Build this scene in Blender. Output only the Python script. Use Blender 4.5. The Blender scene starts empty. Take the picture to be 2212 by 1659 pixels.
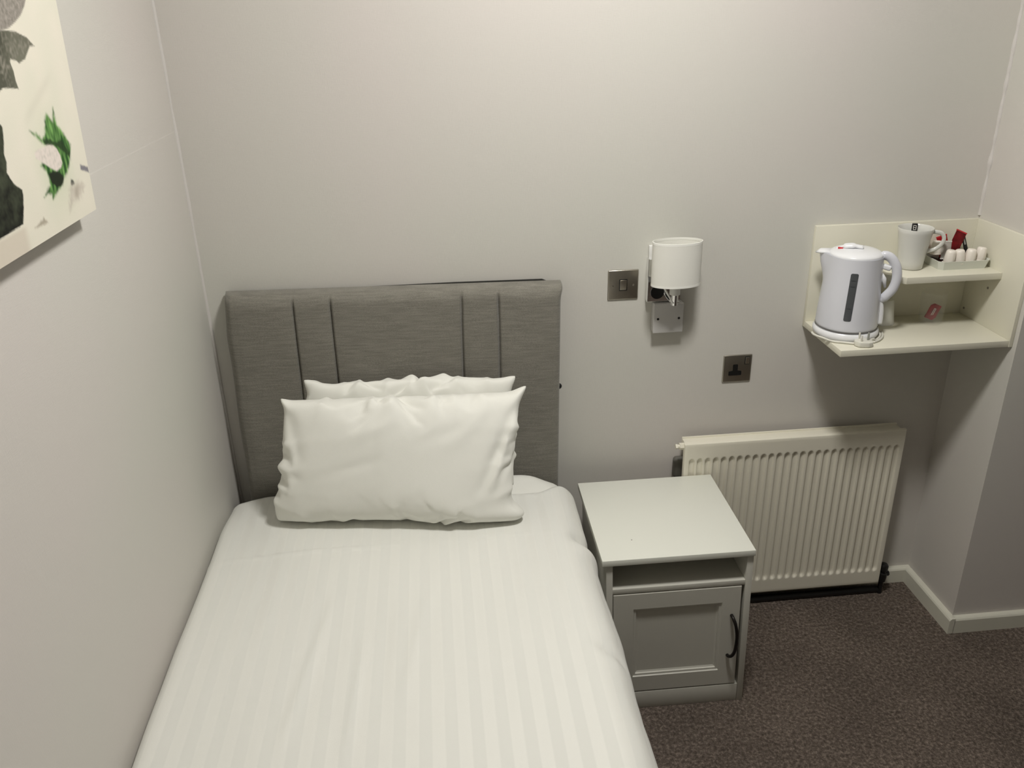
import bpy, bmesh, math, random
from mathutils import Vector, Matrix, noise
random.seed(7)
C = bpy.context.scene.collection
PI = math.pi

# ------------------------------------------------------------------ materials
def s2l(c):
    return tuple(((v/255)/12.92 if v/255 <= .04045 else ((v/255+.055)/1.055)**2.4) for v in c)

class NT:
    def __init__(s, name):
        s.m = bpy.data.materials.new(name); s.m.use_nodes = True
        s.t = s.m.node_tree; s.b = s.t.nodes['Principled BSDF']
    def n(s, typ, **kw):
        o = s.t.nodes.new(typ)
        for k, v in kw.items():
            if k in o.inputs: o.inputs[k].default_value = v
            else: setattr(o, k, v)
        return o
    def l(s, a, b): s.t.links.new(a, b)

def mat(name, col, rough=.5, metal=0, bump=0, bscale=200, bdetail=2, var=0, vscale=3, spec=.5, trans=0, stretch=None, ior=None, sheen=0, alpha=None, sub=0, dist=.001):
    N = NT(name); b = N.b
    b.inputs['Base Color'].default_value = (*col, 1)
    b.inputs['Roughness'].default_value = rough
    b.inputs['Metallic'].default_value = metal
    b.inputs['Specular IOR Level'].default_value = spec
    if trans: b.inputs['Transmission Weight'].default_value = trans
    if ior: b.inputs['IOR'].default_value = ior
    if sheen: b.inputs['Sheen Weight'].default_value = sheen
    if bump or var:
        tc = N.n('ShaderNodeTexCoord'); mp = N.n('ShaderNodeMapping')
        N.l(tc.outputs['Object'], mp.inputs['Vector'])
        if stretch: mp.inputs['Scale'].default_value = stretch
    if bump:
        nz = N.n('ShaderNodeTexNoise', Scale=bscale, Detail=bdetail)
        N.l(mp.outputs[0], nz.inputs['Vector'])
        bp = N.n('ShaderNodeBump', Strength=bump, Distance=dist)
        N.l(nz.outputs['Fac'], bp.inputs['Height']); N.l(bp.outputs[0], b.inputs['Normal'])
    if var:
        n2 = N.n('ShaderNodeTexNoise', Scale=vscale, Detail=4)
        N.l(mp.outputs[0], n2.inputs['Vector'])
        r = N.n('ShaderNodeMapRange'); r.inputs['From Min'].default_value = .3; r.inputs['From Max'].default_value = .7
        r.inputs['To Min'].default_value = 1-var; r.inputs['To Max'].default_value = 1+var
        N.l(n2.outputs['Fac'], r.inputs['Value'])
        mx = N.n('ShaderNodeVectorMath', operation='SCALE'); mx.inputs[0].default_value = col
        N.l(r.outputs[0], mx.inputs['Scale']); N.l(mx.outputs[0], b.inputs['Base Color'])
    return N.m

def wall_mat(name, col, seam=None):
    # painted woven wall lining: fine threads both ways, faint blotches
    N = NT(name); b = N.b
    b.inputs['Roughness'].default_value = .62; b.inputs['Specular IOR Level'].default_value = .3
    tc = N.n('ShaderNodeTexCoord')
    hs = []
    for sc in ((60, 60, 900), (900, 900, 60)):
        mp = N.n('ShaderNodeMapping'); mp.inputs['Scale'].default_value = sc
        N.l(tc.outputs['Object'], mp.inputs['Vector'])
        nz = N.n('ShaderNodeTexNoise', Scale=1, Detail=2); N.l(mp.outputs[0], nz.inputs['Vector']); hs.append(nz)
    ad = N.n('ShaderNodeMath', operation='ADD'); N.l(hs[0].outputs['Fac'], ad.inputs[0]); N.l(hs[1].outputs['Fac'], ad.inputs[1])
    h = ad.outputs[0]
    if seam is not None:
        sp = N.n('ShaderNodeSeparateXYZ'); N.l(tc.outputs['Object'], sp.inputs[0])
        st = N.n('ShaderNodeMapRange', interpolation_type='SMOOTHSTEP'); st.inputs['From Min'].default_value = seam-.002; st.inputs['From Max'].default_value = seam+.002
        st.inputs['To Max'].default_value = 1.0
        N.l(sp.outputs['Z'], st.inputs['Value'])
        a2 = N.n('ShaderNodeMath', operation='MULTIPLY_ADD'); N.l(st.outputs[0], a2.inputs[0]); a2.inputs[1].default_value = -1.6; N.l(h, a2.inputs[2]); h = a2.outputs[0]
    bp = N.n('ShaderNodeBump', Strength=.35, Distance=.0006)
    N.l(h, bp.inputs['Height']); N.l(bp.outputs[0], b.inputs['Normal'])
    n2 = N.n('ShaderNodeTexNoise', Scale=1.3, Detail=2); N.l(tc.outputs['Object'], n2.inputs['Vector'])
    cr = N.n('ShaderNodeValToRGB'); cr.color_ramp.elements[0].position = .3; cr.color_ramp.elements[1].position = .7
    cr.color_ramp.elements[0].color = (col[0]*.98, col[1]*1.01, col[2]*.99, 1); cr.color_ramp.elements[1].color = (col[0]*1.02, col[1]*.99, col[2]*1.01, 1)
    N.l(n2.outputs['Fac'], cr.inputs[0]); N.l(cr.outputs[0], b.inputs['Base Color'])
    return N.m

WALLC = (.60, .578, .538)
M = {}
M['wall'] = wall_mat('wall_paint', WALLC)
M['wall_l'] = wall_mat('wall_paint_seamed', WALLC, seam=1.555)
M['far_wall'] = wall_mat('far_wall_low_bounce', (.36, .35, .33))  # unseen walls, toned darker than the room paint to cut bounce light
M['ceiling'] = mat('ceiling_paint', (.60, .595, .58), .8, bump=.1, bscale=300)
M['gloss'] = mat('gloss_white_paint', (.66, .65, .56), .35, bump=.15, bscale=60)
M['caulk'] = mat('caulk', (.60, .575, .55), .5, bump=.4, bscale=120)
M['sheet'] = mat('plain_cotton', (.75, .75, .70), .75, bump=.25, bscale=900, sheen=.15)
M['pillow'] = mat('pillow_cotton', (.775, .775, .72), .75, bump=.2, bscale=900, sheen=.15)
M['rad'] = mat('radiator_enamel', (.76, .73, .62), .35)
M['rad_dark'] = mat('dark_grey_metal', (.12, .115, .10), .6)  # dark grey for the wall brackets, kettle foot ring and seam
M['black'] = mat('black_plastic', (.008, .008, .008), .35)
M['dark_metal'] = mat('dark_metal', (.02, .017, .015), .4, metal=.6)
M['chrome'] = mat('chrome', (.85, .85, .85), .06, metal=1)
M['nickel'] = mat('brushed_nickel', (.46, .43, .37), .32, metal=1, bump=.1, bscale=300, stretch=(1, 1, 8))
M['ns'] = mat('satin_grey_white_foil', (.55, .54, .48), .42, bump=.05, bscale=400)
M['ns_lit'] = mat('satin_foil_lit_top', (.74, .75, .68), .38, bump=.05, bscale=400)  # same foil as the cabinet, lightened for the light falling on top
M['shelf'] = mat('white_melamine', (.70, .68, .57), .4, bump=.05, bscale=500)
M['plastic'] = mat('white_plastic', (.72, .72, .70), .3)
M['jb'] = mat('white_plastic_shaded', (.56, .55, .54), .35)  # white plastic darkened for the lamp shade's shadow on the box
M['kettle'] = mat('kettle_plastic', (.66, .67, .72), .22)
M['kettle_lid'] = mat('kettle_lid_plastic', (.80, .81, .83), .25)
M['window_grey'] = mat('smoked_window', (.075, .08, .085), .2)
M['window_line'] = mat('window_marks', (.03, .03, .035), .3)
M['red'] = mat('red_print', (.55, .02, .03), .35)
M['darkred'] = mat('dark_red_foil', (.26, .006, .012), .4, var=.5, vscale=60)
M['china'] = mat('glazed_china', (.66, .66, .62), .15)
M['tray'] = mat('tray_melamine', (.64, .66, .60), .25)
M['pot'] = mat('milk_pot_plastic', (.80, .75, .68), .4)
M['paper'] = mat('sachet_paper', (.68, .66, .62), .6)
M['greypaper'] = mat('grey_sachet', (.30, .31, .28), .5)
M['glass'] = mat('clear_glass', (.80, .82, .78), .04)
M['glass'].node_tree.nodes['Principled BSDF'].inputs['Alpha'].default_value = .045
M['cup_clear'] = mat('frosted_white_cup', (.72, .72, .66), .35)
M['shade'] = mat('shade_linen', (.78, .775, .72), .8, bump=.4, bscale=500, stretch=(1, 1, 3))
M['shade_in'] = mat('shade_lining', (.85, .85, .80), .7)
M['cord'] = mat('white_flex', (.66, .65, .58), .4)
M['divan'] = mat('divan_fabric', (.12, .115, .11), .9, bump=.4, bscale=400)
M['board'] = mat('dark_backing', (.02, .02, .017), .9)
M['canvas_side'] = mat('canvas_side', (.70, .68, .62), .8, bump=.3, bscale=900)
M['scuff'] = mat('scuff_mark', (.25, .23, .2), .7)

# upholstery: horizontal slubs
N = NT('woven_grey_upholstery'); N.b.inputs['Roughness'].default_value = .9; N.b.inputs['Sheen Weight'].default_value = .2
tc = N.n('ShaderNodeTexCoord')
mp = N.n('ShaderNodeMapping'); mp.inputs['Scale'].default_value = (22, 22, 330); N.l(tc.outputs['Object'], mp.inputs[0])
a = N.n('ShaderNodeTexNoise', Scale=1, Detail=3); N.l(mp.outputs[0], a.inputs['Vector'])
mp2 = N.n('ShaderNodeMapping'); mp2.inputs['Scale'].default_value = (500, 500, 500); N.l(tc.outputs['Object'], mp2.inputs[0])
a2 = N.n('ShaderNodeTexNoise', Scale=1, Detail=1); N.l(mp2.outputs[0], a2.inputs['Vector'])
ad = N.n('ShaderNodeMath', operation='ADD'); N.l(a.outputs['Fac'], ad.inputs[0]); N.l(a2.outputs['Fac'], ad.inputs[1])
cr = N.n('ShaderNodeValToRGB'); cr.color_ramp.elements[0].position = .38; cr.color_ramp.elements[1].position = .66
cr.color_ramp.elements[0].color = (.148, .140, .117, 1); cr.color_ramp.elements[1].color = (.228, .217, .184, 1)
hf = N.n('ShaderNodeMath', operation='MULTIPLY'); hf.inputs[1].default_value = .5; N.l(ad.outputs[0], hf.inputs[0])
N.l(hf.outputs[0], cr.inputs[0]); N.l(cr.outputs[0], N.b.inputs['Base Color'])
bp = N.n('ShaderNodeBump', Strength=.5, Distance=.001); N.l(ad.outputs[0], bp.inputs['Height']); N.l(bp.outputs[0], N.b.inputs['Normal'])
M['uph'] = N.m

# striped satin duvet (stripes run along the bed, in the cloth's own uv)
N = NT('satin_stripe_cotton'); N.b.inputs['Sheen Weight'].default_value = .1
uv = N.n('ShaderNodeUVMap', uv_map='UVMap'); sp = N.n('ShaderNodeSeparateXYZ'); N.l(uv.outputs[0], sp.inputs[0])
ph = N.n('ShaderNodeMath', operation='MULTIPLY_ADD'); ph.inputs[1].default_value = 2*PI/.0485; ph.inputs[2].default_value = 1.0; N.l(sp.outputs['X'], ph.inputs[0])
sn = N.n('ShaderNodeMath', operation='SINE'); N.l(ph.outputs[0], sn.inputs[0])
mr = N.n('ShaderNodeMapRange', interpolation_type='SMOOTHSTEP'); mr.inputs['From Min'].default_value = -.3; mr.inputs['From Max'].default_value = .3; N.l(sn.outputs[0], mr.inputs['Value'])
mx = N.n('ShaderNodeMix', data_type='RGBA'); N.l(mr.outputs[0], mx.inputs[0])
mx.inputs[6].default_value = (.712, .716, .674, 1); mx.inputs[7].default_value = (.752, .754, .708, 1)
N.l(mx.outputs[2], N.b.inputs['Base Color'])
mr2 = N.n('ShaderNodeMapRange'); mr2.inputs['To Min'].default_value = .85; mr2.inputs['To Max'].default_value = .36; N.l(mr.outputs[0], mr2.inputs['Value']); N.l(mr2.outputs[0], N.b.inputs['Roughness'])
mr3 = N.n('ShaderNodeMapRange'); mr3.inputs['To Min'].default_value = .15; mr3.inputs['To Max'].default_value = .75; N.l(mr.outputs[0], mr3.inputs['Value']); N.l(mr3.outputs[0], N.b.inputs['Specular IOR Level'])
tc = N.n('ShaderNodeTexCoord'); nz = N.n('ShaderNodeTexNoise', Scale=700, Detail=2); N.l(tc.outputs['Object'], nz.inputs['Vector'])
bp = N.n('ShaderNodeBump', Strength=.15, Distance=.0008); N.l(nz.outputs['Fac'], bp.inputs['Height']); N.l(bp.outputs[0], N.b.inputs['Normal'])
M['satin'] = N.m

# carpet
N = NT('twist_pile_carpet'); N.b.inputs['Roughness'].default_value = .95; N.b.inputs['Specular IOR Level'].default_value = .1
tc = N.n('ShaderNodeTexCoord')
n1 = N.n('ShaderNodeTexNoise', Scale=105, Detail=4, Roughness=.78); N.l(tc.outputs['Object'], n1.inputs['Vector'])
n2 = N.n('ShaderNodeTexVoronoi', Scale=210); N.l(tc.outputs['Object'], n2.inputs['Vector'])
n3 = N.n('ShaderNodeTexNoise', Scale=5, Detail=3); N.l(tc.outputs['Object'], n3.inputs['Vector'])
cr = N.n('ShaderNodeValToRGB'); e = cr.color_ramp.elements
e[0].position = .30; e[0].color = (.045, .036, .030, 1); e[1].position = .72; e[1].color = (.30, .245, .205, 1)
x = e.new(.5); x.color = (.125, .100, .083, 1)
N.l(n1.outputs['Fac'], cr.inputs[0])
mr = N.n('ShaderNodeMapRange'); mr.inputs['From Min'].default_value = .3; mr.inputs['From Max'].default_value = .7; mr.inputs['To Min'].default_value = .86; mr.inputs['To Max'].default_value = 1.14
N.l(n3.outputs['Fac'], mr.inputs['Value'])
sc = N.n('ShaderNodeVectorMath', operation='SCALE'); N.l(cr.outputs[0], sc.inputs[0]); N.l(mr.outputs[0], sc.inputs['Scale']); N.l(sc.outputs[0], N.b.inputs['Base Color'])
ad = N.n('ShaderNodeMath', operation='ADD'); N.l(n1.outputs['Fac'], ad.inputs[0]); N.l(n2.outputs['Distance'], ad.inputs[1])
bp = N.n('ShaderNodeBump', Strength=.9, Distance=.004); N.l(ad.outputs[0], bp.inputs['Height']); N.l(bp.outputs[0], N.b.inputs['Normal'])
M['carpet'] = N.m

N = NT('lamp_diffuser'); N.b.inputs['Base Color'].default_value = (.9, .9, .88, 1)
N.b.inputs['Emission Color'].default_value = (1.0, .972, .925, 1); N.b.inputs['Emission Strength'].default_value = 156
M['lamp'] = N.m

N = NT('canvas_print'); N.b.inputs['Roughness'].default_value = .7; N.b.inputs['Specular IOR Level'].default_value = .25
at = N.n('ShaderNodeVertexColor', layer_name='print'); N.l(at.outputs[0], N.b.inputs['Base Color'])
tc = N.n('ShaderNodeTexCoord'); nz = N.n('ShaderNodeTexNoise', Scale=700, Detail=1); N.l(tc.outputs['Object'], nz.inputs['Vector'])
bp = N.n('ShaderNodeBump', Strength=.2, Distance=.0006); N.l(nz.outputs['Fac'], bp.inputs['Height']); N.l(bp.outputs[0], N.b.inputs['Normal'])
M['print'] = N.m

# ------------------------------------------------------------------ mesh helpers
def link(name, bm, m, parent=None, smooth=False, auto=None):
    me = bpy.data.meshes.new(name)
    bmesh.ops.recalc_face_normals(bm, faces=bm.faces)
    bm.to_mesh(me); bm.free()
    o = bpy.data.objects.new(name, me); C.objects.link(o)
    for k in (m if isinstance(m, (list, tuple)) else [m]): me.materials.append(k)
    if smooth or auto:
        for p in me.polygons: p.use_smooth = True
    if auto:
        for e_ in me.edges: pass
        me.set_sharp_from_angle(angle=math.radians(auto))
    if parent: o.parent = parent
    return o

def thing(name, label, cat, loc=(0, 0, 0), rot=(0, 0, 0), group=None):
    o = bpy.data.objects.new(name, None); C.objects.link(o); o.empty_display_size = .05
    o.location = loc; o.rotation_euler = rot
    return tag(o, label, cat, group)
def tag(o, label, cat, group=None):
    o['label'] = label; o['category'] = cat
    if group: o['group'] = group
    return o
def struct(o, label=None):
    o['kind'] = 'structure'
    if label: o['label'] = label
    return o

def box(bm, x0, x1, y0, y1, z0, z1, bev=0, seg=2, mi=0):
    vs = [bm.verts.new((x, y, z)) for x in (x0, x1) for y in (y0, y1) for z in (z0, z1)]
    f = [(0, 1, 3, 2), (4, 6, 7, 5), (0, 4, 5, 1), (2, 3, 7, 6), (0, 2, 6, 4), (1, 5, 7, 3)]
    fs = [bm.faces.new([vs[i] for i in q]) for q in f]
    for q in fs: q.material_index = mi
    if bev:
        es = {e for q in fs for e in q.edges}
        bmesh.ops.bevel(bm, geom=list(es), offset=bev, segments=seg, profile=.5, affect='EDGES')
    return vs
def B(*a, **k):
    bm = bmesh.new(); box(bm, *a, **k); return bm
def lathe(bm, prof, n=48, c=(0, 0, 0), sx=1, sy=1, cap0=False, cap1=False, arc=None, mi=0):
    rings = []
    for r, z in prof:
        rings.append([bm.verts.new((c[0]+sx*r*math.cos(2*PI*i/n), c[1]+sy*r*math.sin(2*PI*i/n), c[2]+z)) for i in range(n)])
    for A, Bq in zip(rings, rings[1:]):
        for i in range(n):
            bm.faces.new((A[i], A[(i+1) % n], Bq[(i+1) % n], Bq[i])).material_index = mi
    if cap0: bm.faces.new(rings[0][::-1]).material_index = mi
    if cap1: bm.faces.new(rings[-1]).material_index = mi
    return rings
def tube(bm, pts, rad, n=10, flat=1.0, up=(0, 0, 1), cap=True):
    pts = [Vector(p) for p in pts]; rings = []
    for i, p in enumerate(pts):
        r = rad[i] if isinstance(rad, (list, tuple)) else rad
        t = (pts[min(i+1, len(pts)-1)]-pts[max(i-1, 0)]).normalized()
        s = t.cross(Vector(up));
        if s.length < 1e-3: s = t.cross(Vector((0, 1, 0)))
        s.normalize(); u = s.cross(t)
        rings.append([bm.verts.new(p+s*(r*flat*math.cos(2*PI*k/n))+u*(r*math.sin(2*PI*k/n))) for k in range(n)])
    for A, Bq in zip(rings, rings[1:]):
        for k in range(n): bm.faces.new((A[k], A[(k+1) % n], Bq[(k+1) % n], Bq[k]))
    if cap: bm.faces.new(rings[0][::-1]); bm.faces.new(rings[-1])
def spline(P, n=8):
    P = [Vector(p) for p in P]; out = []
    Q = [P[0]*2-P[1]]+P+[P[-1]*2-P[-2]]
    for i in range(1, len(Q)-2):
        for k in range(n):
            t = k/n; a_, b_, c_, d_ = Q[i-1], Q[i], Q[i+1], Q[i+2]
            out.append(.5*((2*b_)+(c_-a_)*t+(2*a_-5*b_+4*c_-d_)*t*t+(3*b_-a_-3*c_+d_)*t**3))
    out.append(P[-1]); return out
def prism(bm, pts, axis, a0, a1, bev=0):
    # polygon pts (2d) extruded along axis from a0 to a1
    def mk(p, v):
        return (v, p[0], p[1]) if axis == 'x' else (p[0], v, p[1]) if axis == 'y' else (p[0], p[1], v)
    A = [bm.verts.new(mk(p, a0)) for p in pts]; Bq = [bm.verts.new(mk(p, a1)) for p in pts]; n = len(pts)
    fs = [bm.faces.new(A[::-1]), bm.faces.new(Bq)]
    for i in range(n): fs.append(bm.faces.new((A[i], A[(i+1) % n], Bq[(i+1) % n], Bq[i])))
    if bev:
        bmesh.ops.bevel(bm, geom=list({e for q in fs for e in q.edges}), offset=bev, segments=2, profile=.5, affect='EDGES')
def grid(bm, nu, nv, fn):
    V = [[bm.verts.new(fn(i/(nu-1), j/(nv-1))) for j in range(nv)] for i in range(nu)]
    for i in range(nu-1):
        for j in range(nv-1): bm.faces.new((V[i][j], V[i+1][j], V[i+1][j+1], V[i][j+1]))
    return V
def nz3(x, y, z=0): return noise.noise(Vector((x, y, z)))
def sst(a, b, x):
    t = max(0, min(1, (x-a)/(b-a))); return t*t*(3-2*t)

# ------------------------------------------------------------------ room
R, D = 2.1517, .2635
XR, YB, H = 3.35, -3.3, 2.66
struct(link('floor', B(-.1, XR+.1, YB-.1, .1, -.05, 0), M['carpet']))
struct(link('ceiling', B(-.1, XR+.1, YB-.1, .1, H, H+.05), M['ceiling']))
struct(link('wall_back', B(-.1, R+.0, 0, .1, 0, H), M['wall']))
struct(link('wall_left', B(-.1, 0, YB-.1, 0, 0, H), M['wall_l']))
bm = bmesh.new()
box(bm, R, XR+.1, -D, .1, 0, H)
struct(link('wall_right', bm, M['wall']))
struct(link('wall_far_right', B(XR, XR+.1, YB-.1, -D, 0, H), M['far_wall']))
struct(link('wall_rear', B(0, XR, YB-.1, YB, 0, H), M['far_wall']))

BBH, BBT = .056, .018
def bb_prof(): return [(0, 0), (BBT, 0), (BBT, BBH-.008), (BBT-.003, BBH-.003), (BBT-.007, BBH), (0, BBH)]
bm = bmesh.new(); prism(bm, [(-y, z) for y, z in bb_prof()], 'x', 0, R)
struct(link('baseboard_back', bm, M['gloss']))
bm = bmesh.new(); prism(bm, [(R-y, z) for y, z in bb_prof()], 'y', -D-BBT, -BBT+.001)
struct(link('baseboard_right', bm, M['gloss']))
bm = bmesh.new(); prism(bm, [(-D-y, z) for y, z in bb_prof()], 'x', R-.001, XR)
struct(link('baseboard_front', bm, M['gloss']))

def bead(name, x, y, sx, r, amp, sc, z0, z1):
    bm = bmesh.new(); n = 260; rows = []
    for i in range(n+1):
        z = z0+(z1-z0)*i/n
        rr = r*(1+amp*nz3(0, 0, z*sc))
        rows.append([bm.verts.new((x+sx*rr*math.cos(t), y-rr*math.sin(t), z)) for t in (0, PI/8, PI/4, 3*PI/8, PI/2)]+[bm.verts.new((x, y, z))])
    for a_, b_ in zip(rows, rows[1:]):
        for k in range(6): bm.faces.new((a_[k], a_[(k+1) % 6], b_[(k+1) % 6], b_[k]))
    bm.faces.new(rows[0]); bm.faces.new(rows[-1])
    return struct(link(name, bm, M['caulk'], smooth=False))
bead('trim_1', 0, 0, 1, .0055, .35, 9, .06, H)
bead('trim_2', R, 0, -1, .0062, .8, 24, 1.25, H)

# ------------------------------------------------------------------ ceiling lamp (lights the room)
t = thing('ceiling_light', 'round flush ceiling light above the bed and bedside cabinet', 'ceiling light', (1.08, -.95, H))
bm = bmesh.new(); lathe(bm, [(0.001, -.001), (.15, -.001), (.155, -.006), (.155, -.024), (.15, -.028), (.001, -.028)], cap0=True, cap1=True)
link('base', bm, M['plastic'], t, auto=40)
bm = bmesh.new(); lathe(bm, [(.14*math.cos(a_), -.028-.05*math.sin(a_)) for a_ in [i*PI/2/10 for i in range(11)]][:-1]+[(.004, -.078)], cap1=True)
link('diffuser', bm, M['lamp'], t, smooth=True)

# ------------------------------------------------------------------ headboard
HB = thing('headboard', 'grey upholstered headboard with vertical tucked seams behind the pillows', 'headboard', (.028, -.0320, 0), (-.020, .016, math.radians(-.4)))
W, ZT, ZB = .905, 1.143, .28
seams = (.192, .290, .637, .735)
def hb_depth(x, z):
    d = .064
    for s in seams:
        q = abs(x-s-.004*nz3(z*3, s*20))
        d -= .011*math.exp(-(q/.0032)**2)*sst(1.148, 1.10, z) + .003*math.exp(-(q/.016)**2)*sst(1.15, 1.10, z)
    q = abs(x-.036-.010*nz3(z*2.2, 4)); d -= .0022*math.exp(-(q/.006)**2)
    rl = .040
    def rnd(t_, r):
        return 0 if t_ >= r else r-math.sqrt(max(0, r*r-(r-t_)**2))
    d -= rnd(x, rl)*.95; d -= rnd(W-x, .018); d -= rnd(ZT-z, .034)*.95
    d += .0022*nz3(x*7, z*7)+.0008*nz3(x*25, z*20, 3)
    return max(d, .006)
xs = sorted(set([round(W*i/120, 5) for i in range(121)]+[round(s+k*.0016, 5) for s in seams for k in range(-6, 7)]+[.001, .003, .006, .009, .012, .02, W-.001, W-.003, W-.006]))
zs = sorted(set([round(ZB+(ZT-ZB)*i/60, 5) for i in range(61)]+[ZT-k for k in (.001, .003, .006, .01, .02, .026)]))
bm = bmesh.new()
def hbx(x, z):   # slightly bulging left edge
    return x+sst(.05, 0, x)*(.006+.007*sst(1.0, 1.13, z))-.003*sst(.03, 0, x)*nz3(z*6, 2)+.006*sst(W-.02, W, x)*math.exp(-((z-1.135)/.018)**2)
V = [[bm.verts.new((hbx(x, z), -hb_depth(x, z), z)) for z in zs] for x in xs]
for i in range(len(xs)-1):
    for j in range(len(zs)-1): bm.faces.new((V[i][j], V[i+1][j], V[i+1][j+1], V[i][j+1]))
loop = [V[i][0] for i in range(len(xs))]+[V[-1][j] for j in range(1, len(zs))]+[V[i][-1] for i in range(len(xs)-2, -1, -1)]+[V[0][j] for j in range(len(zs)-2, 0, -1)]
back = [bm.verts.new((v.co.x, 0, v.co.z)) for v in loop]
for i in range(len(loop)): bm.faces.new((loop[i], back[i], back[(i+1) % len(loop)], loop[(i+1) % len(loop)]))
bm.faces.new(back)
link('upholstery', bm, M['uph'], HB, auto=50)
bm = bmesh.new(); prism(bm, [(.03, ZB+.02), (W-.012, ZB+.02), (W-.012, ZT-.01), (W-.045, ZT+.0035), (.62, ZT+.0025), (.36, ZT-.002), (.03, ZT-.004)], 'y', .0003, .0055)
link('backing_board', bm, M['board'], HB)
bm = bmesh.new()
bmesh.ops.create_uvsphere(bm, u_segments=20, v_segments=12, radius=.0085, matrix=Matrix.Translation((W+.0035, -.014, .832)))
for k in (0,): lathe(bm, [(.004, 0), (.004, .03)], 10, c=(W-.004, -.014, .817), cap0=True, cap1=True)
link('fixing_knob', bm, M['black'], HB, smooth=True)
for x in (.15, .70):
    link('strut', B(x, x+.06, .0, .005, .07, ZB+.15), M['board'], HB)

# ------------------------------------------------------------------ bed
BED = thing('bed', 'single divan bed with its head against the back wall', 'bed', (.46, -1.05, 0))
ML = 1.93
link('divan_base', B(-.43, .46, -.92, .93, .06, .33, bev=.02), M['divan'], BED, auto=40)
for x, y in ((-.36, -.8), (.36, -.8), (-.36, .8), (.36, .8)):
    bm = bmesh.new(); lathe(bm, [(.022, 0), (.025, .06)], 20, c=(x, y, 0), cap0=True, cap1=True); link('foot', bm, M['black'], BED, auto=40)
link('mattress', B(-.43, .475, -.92, .935, .33, .535, bev=.035, seg=4), M['sheet'], BED, auto=40)

# fitted sheet over the mattress: rounded slab, thin folds at the head
def slab(x0, x1, y0, y1, zt, zb, r, nu, nv, fn, rp=.05):
    # top + sides as one grid in (u,v) ; sides included by overshooting
    def f(u, v):
        a_ = -(zt-zb)+u*((x1-x0)+2*(zt-zb)); b_ = -(zt-zb)+v*((y1-y0)+2*(zt-zb))
        def fold(s, L):
            if s < r: q = max(s, -1); k = r-q
            else: k = 0
            return k
        def cx(s, L):   # position along axis and drop for a rounded edge
            if s < 0+r*.0:
                pass
            lo = s; hi = L-s
            m_ = min(lo, hi)
            if m_ >= r*PI/2*.0+r: return s, 0
            e_ = r-m_            # arc-length past the start of the rounding
            ang = min(PI/2, e_/r)
            pos = r-r*math.sin(ang); drop = r-r*math.cos(ang)
            if e_ > r*PI/2: drop += e_-r*PI/2
            return (pos if lo < hi else L-pos), drop
        X, dx = cx(a_, x1-x0); Y, dy = cx(b_, y1-y0)
        drop = min(zt-zb, (dx**2.2+dy**2.2)**(1/2.2))
        x, y, z = x0+X, y0+Y, zt-drop
        return fn(x, y, z, drop)
    bm = bmesh.new(); grid(bm, nu, nv, f); return bm
def sheet_fn(x, y, z, drop):
    k = sst(-.35, -.12, y)
    z += .006*k*nz3(x*14, y*18, 1)+.004*nz3(x*5, y*5)
    z += .036*sst(.62, .80, x)*sst(-.20, -.115, y)*(1-sst(.84, .95, x)) if z > .5 else 0
    return (x, y, z)
FS = link('fitted_sheet', slab(.022, .944, -1.978, -.107, .556, .40, .045, 90, 150, sheet_fn), M['sheet'], smooth=True)
tag(FS, 'plain white fitted sheet showing at the head of the bed, under the striped duvet', 'sheet')

# duvet: cross-section from the wall, over the mattress, down the open side
TOP = .578
def xsec(s):
    # s = arc length from wall side bottom; returns x, z, nx, nz
    L0 = .10; r0 = .03; xa = .006; xb = .978; r1 = .085
    zl = TOP-r0
    if s < L0: return xa, zl-L0+s, -1, 0
    s -= L0
    if s < r0*PI/2: a_ = s/r0; return xa+r0-r0*math.cos(a_), zl+r0*math.sin(a_), -math.cos(a_), math.sin(a_)
    s -= r0*PI/2; Lt = xb-r1-xa-r0
    if s < Lt:
        return xa+r0+s, TOP, 0, 1
    s -= Lt
    if s < r1*PI/2: a_ = s/r1; return xb-r1+r1*math.sin(a_), TOP-r1+r1*math.cos(a_), math.sin(a_), math.cos(a_)
    s -= r1*PI/2
    return xb+.02*s, TOP-r1-s, 1, 0
SL = .10+.03*PI/2+(.978-.085-.006-.03)+.085*PI/2+.26
def wr(x, y, s):
    # folds and dents of the cloth: amplitude along the normal
    h = .006*nz3(x*2.2, y*2.0, 5)+.0028*nz3(x*6, y*3.2, 9)+.0008*nz3(x*17, y*9, 2)
    def ridge(x0, y0, x1, y1, a_, w):
        dx, dy = x1-x0, y1-y0; L2 = dx*dx+dy*dy
        t_ = ((x-x0)*dx+(y-y0)*dy)/L2
        tt = max(0, min(1, t_)); px, py = x0+tt*dx, y0+tt*dy
        d_ = math.hypot(x-px, y-py); e_ = math.sin(PI*tt)**.5 if 0 < t_ < 1 else 0
        return a_*e_*math.exp(-(d_/w)**2)
    h += ridge(.34, -.62, .28, -1.05, .0055, .012)
    h += ridge(.42, -.74, .40, -1.10, .0045, .010)
    h += ridge(.56, -.60, .50, -.98, .0038, .014)
    h += ridge(.47, -.66, .46, -.95, -.002, .010)
    h += ridge(.20, -.42, .19, -.80, .002, .02)
    h += ridge(.0, -.435, .52, -.425, .0034, .0045)          # hem line across
    h += ridge(.52, -.425, .97, -.405, .0010, .0045)
    # open side: dents at the edge
    k = sst(.86, .96, x)
    h += k*(.005*nz3(y*5, s*3, 4)+.0015*nz3(y*17, s*6, 7))
    h -= .014*math.exp(-((y+.42)/.03)**2)*math.exp(-((x-.955)/.03)**2)
    h += .010*math.exp(-((y+.47)/.035)**2)*math.exp(-((x-.965)/.04)**2)
    h -= .005*math.exp(-((y+.86+.6*(x-.95))/.018)**2)*sst(.89, .93, x)*(1-sst(.955, .975, x))
    return h
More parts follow.
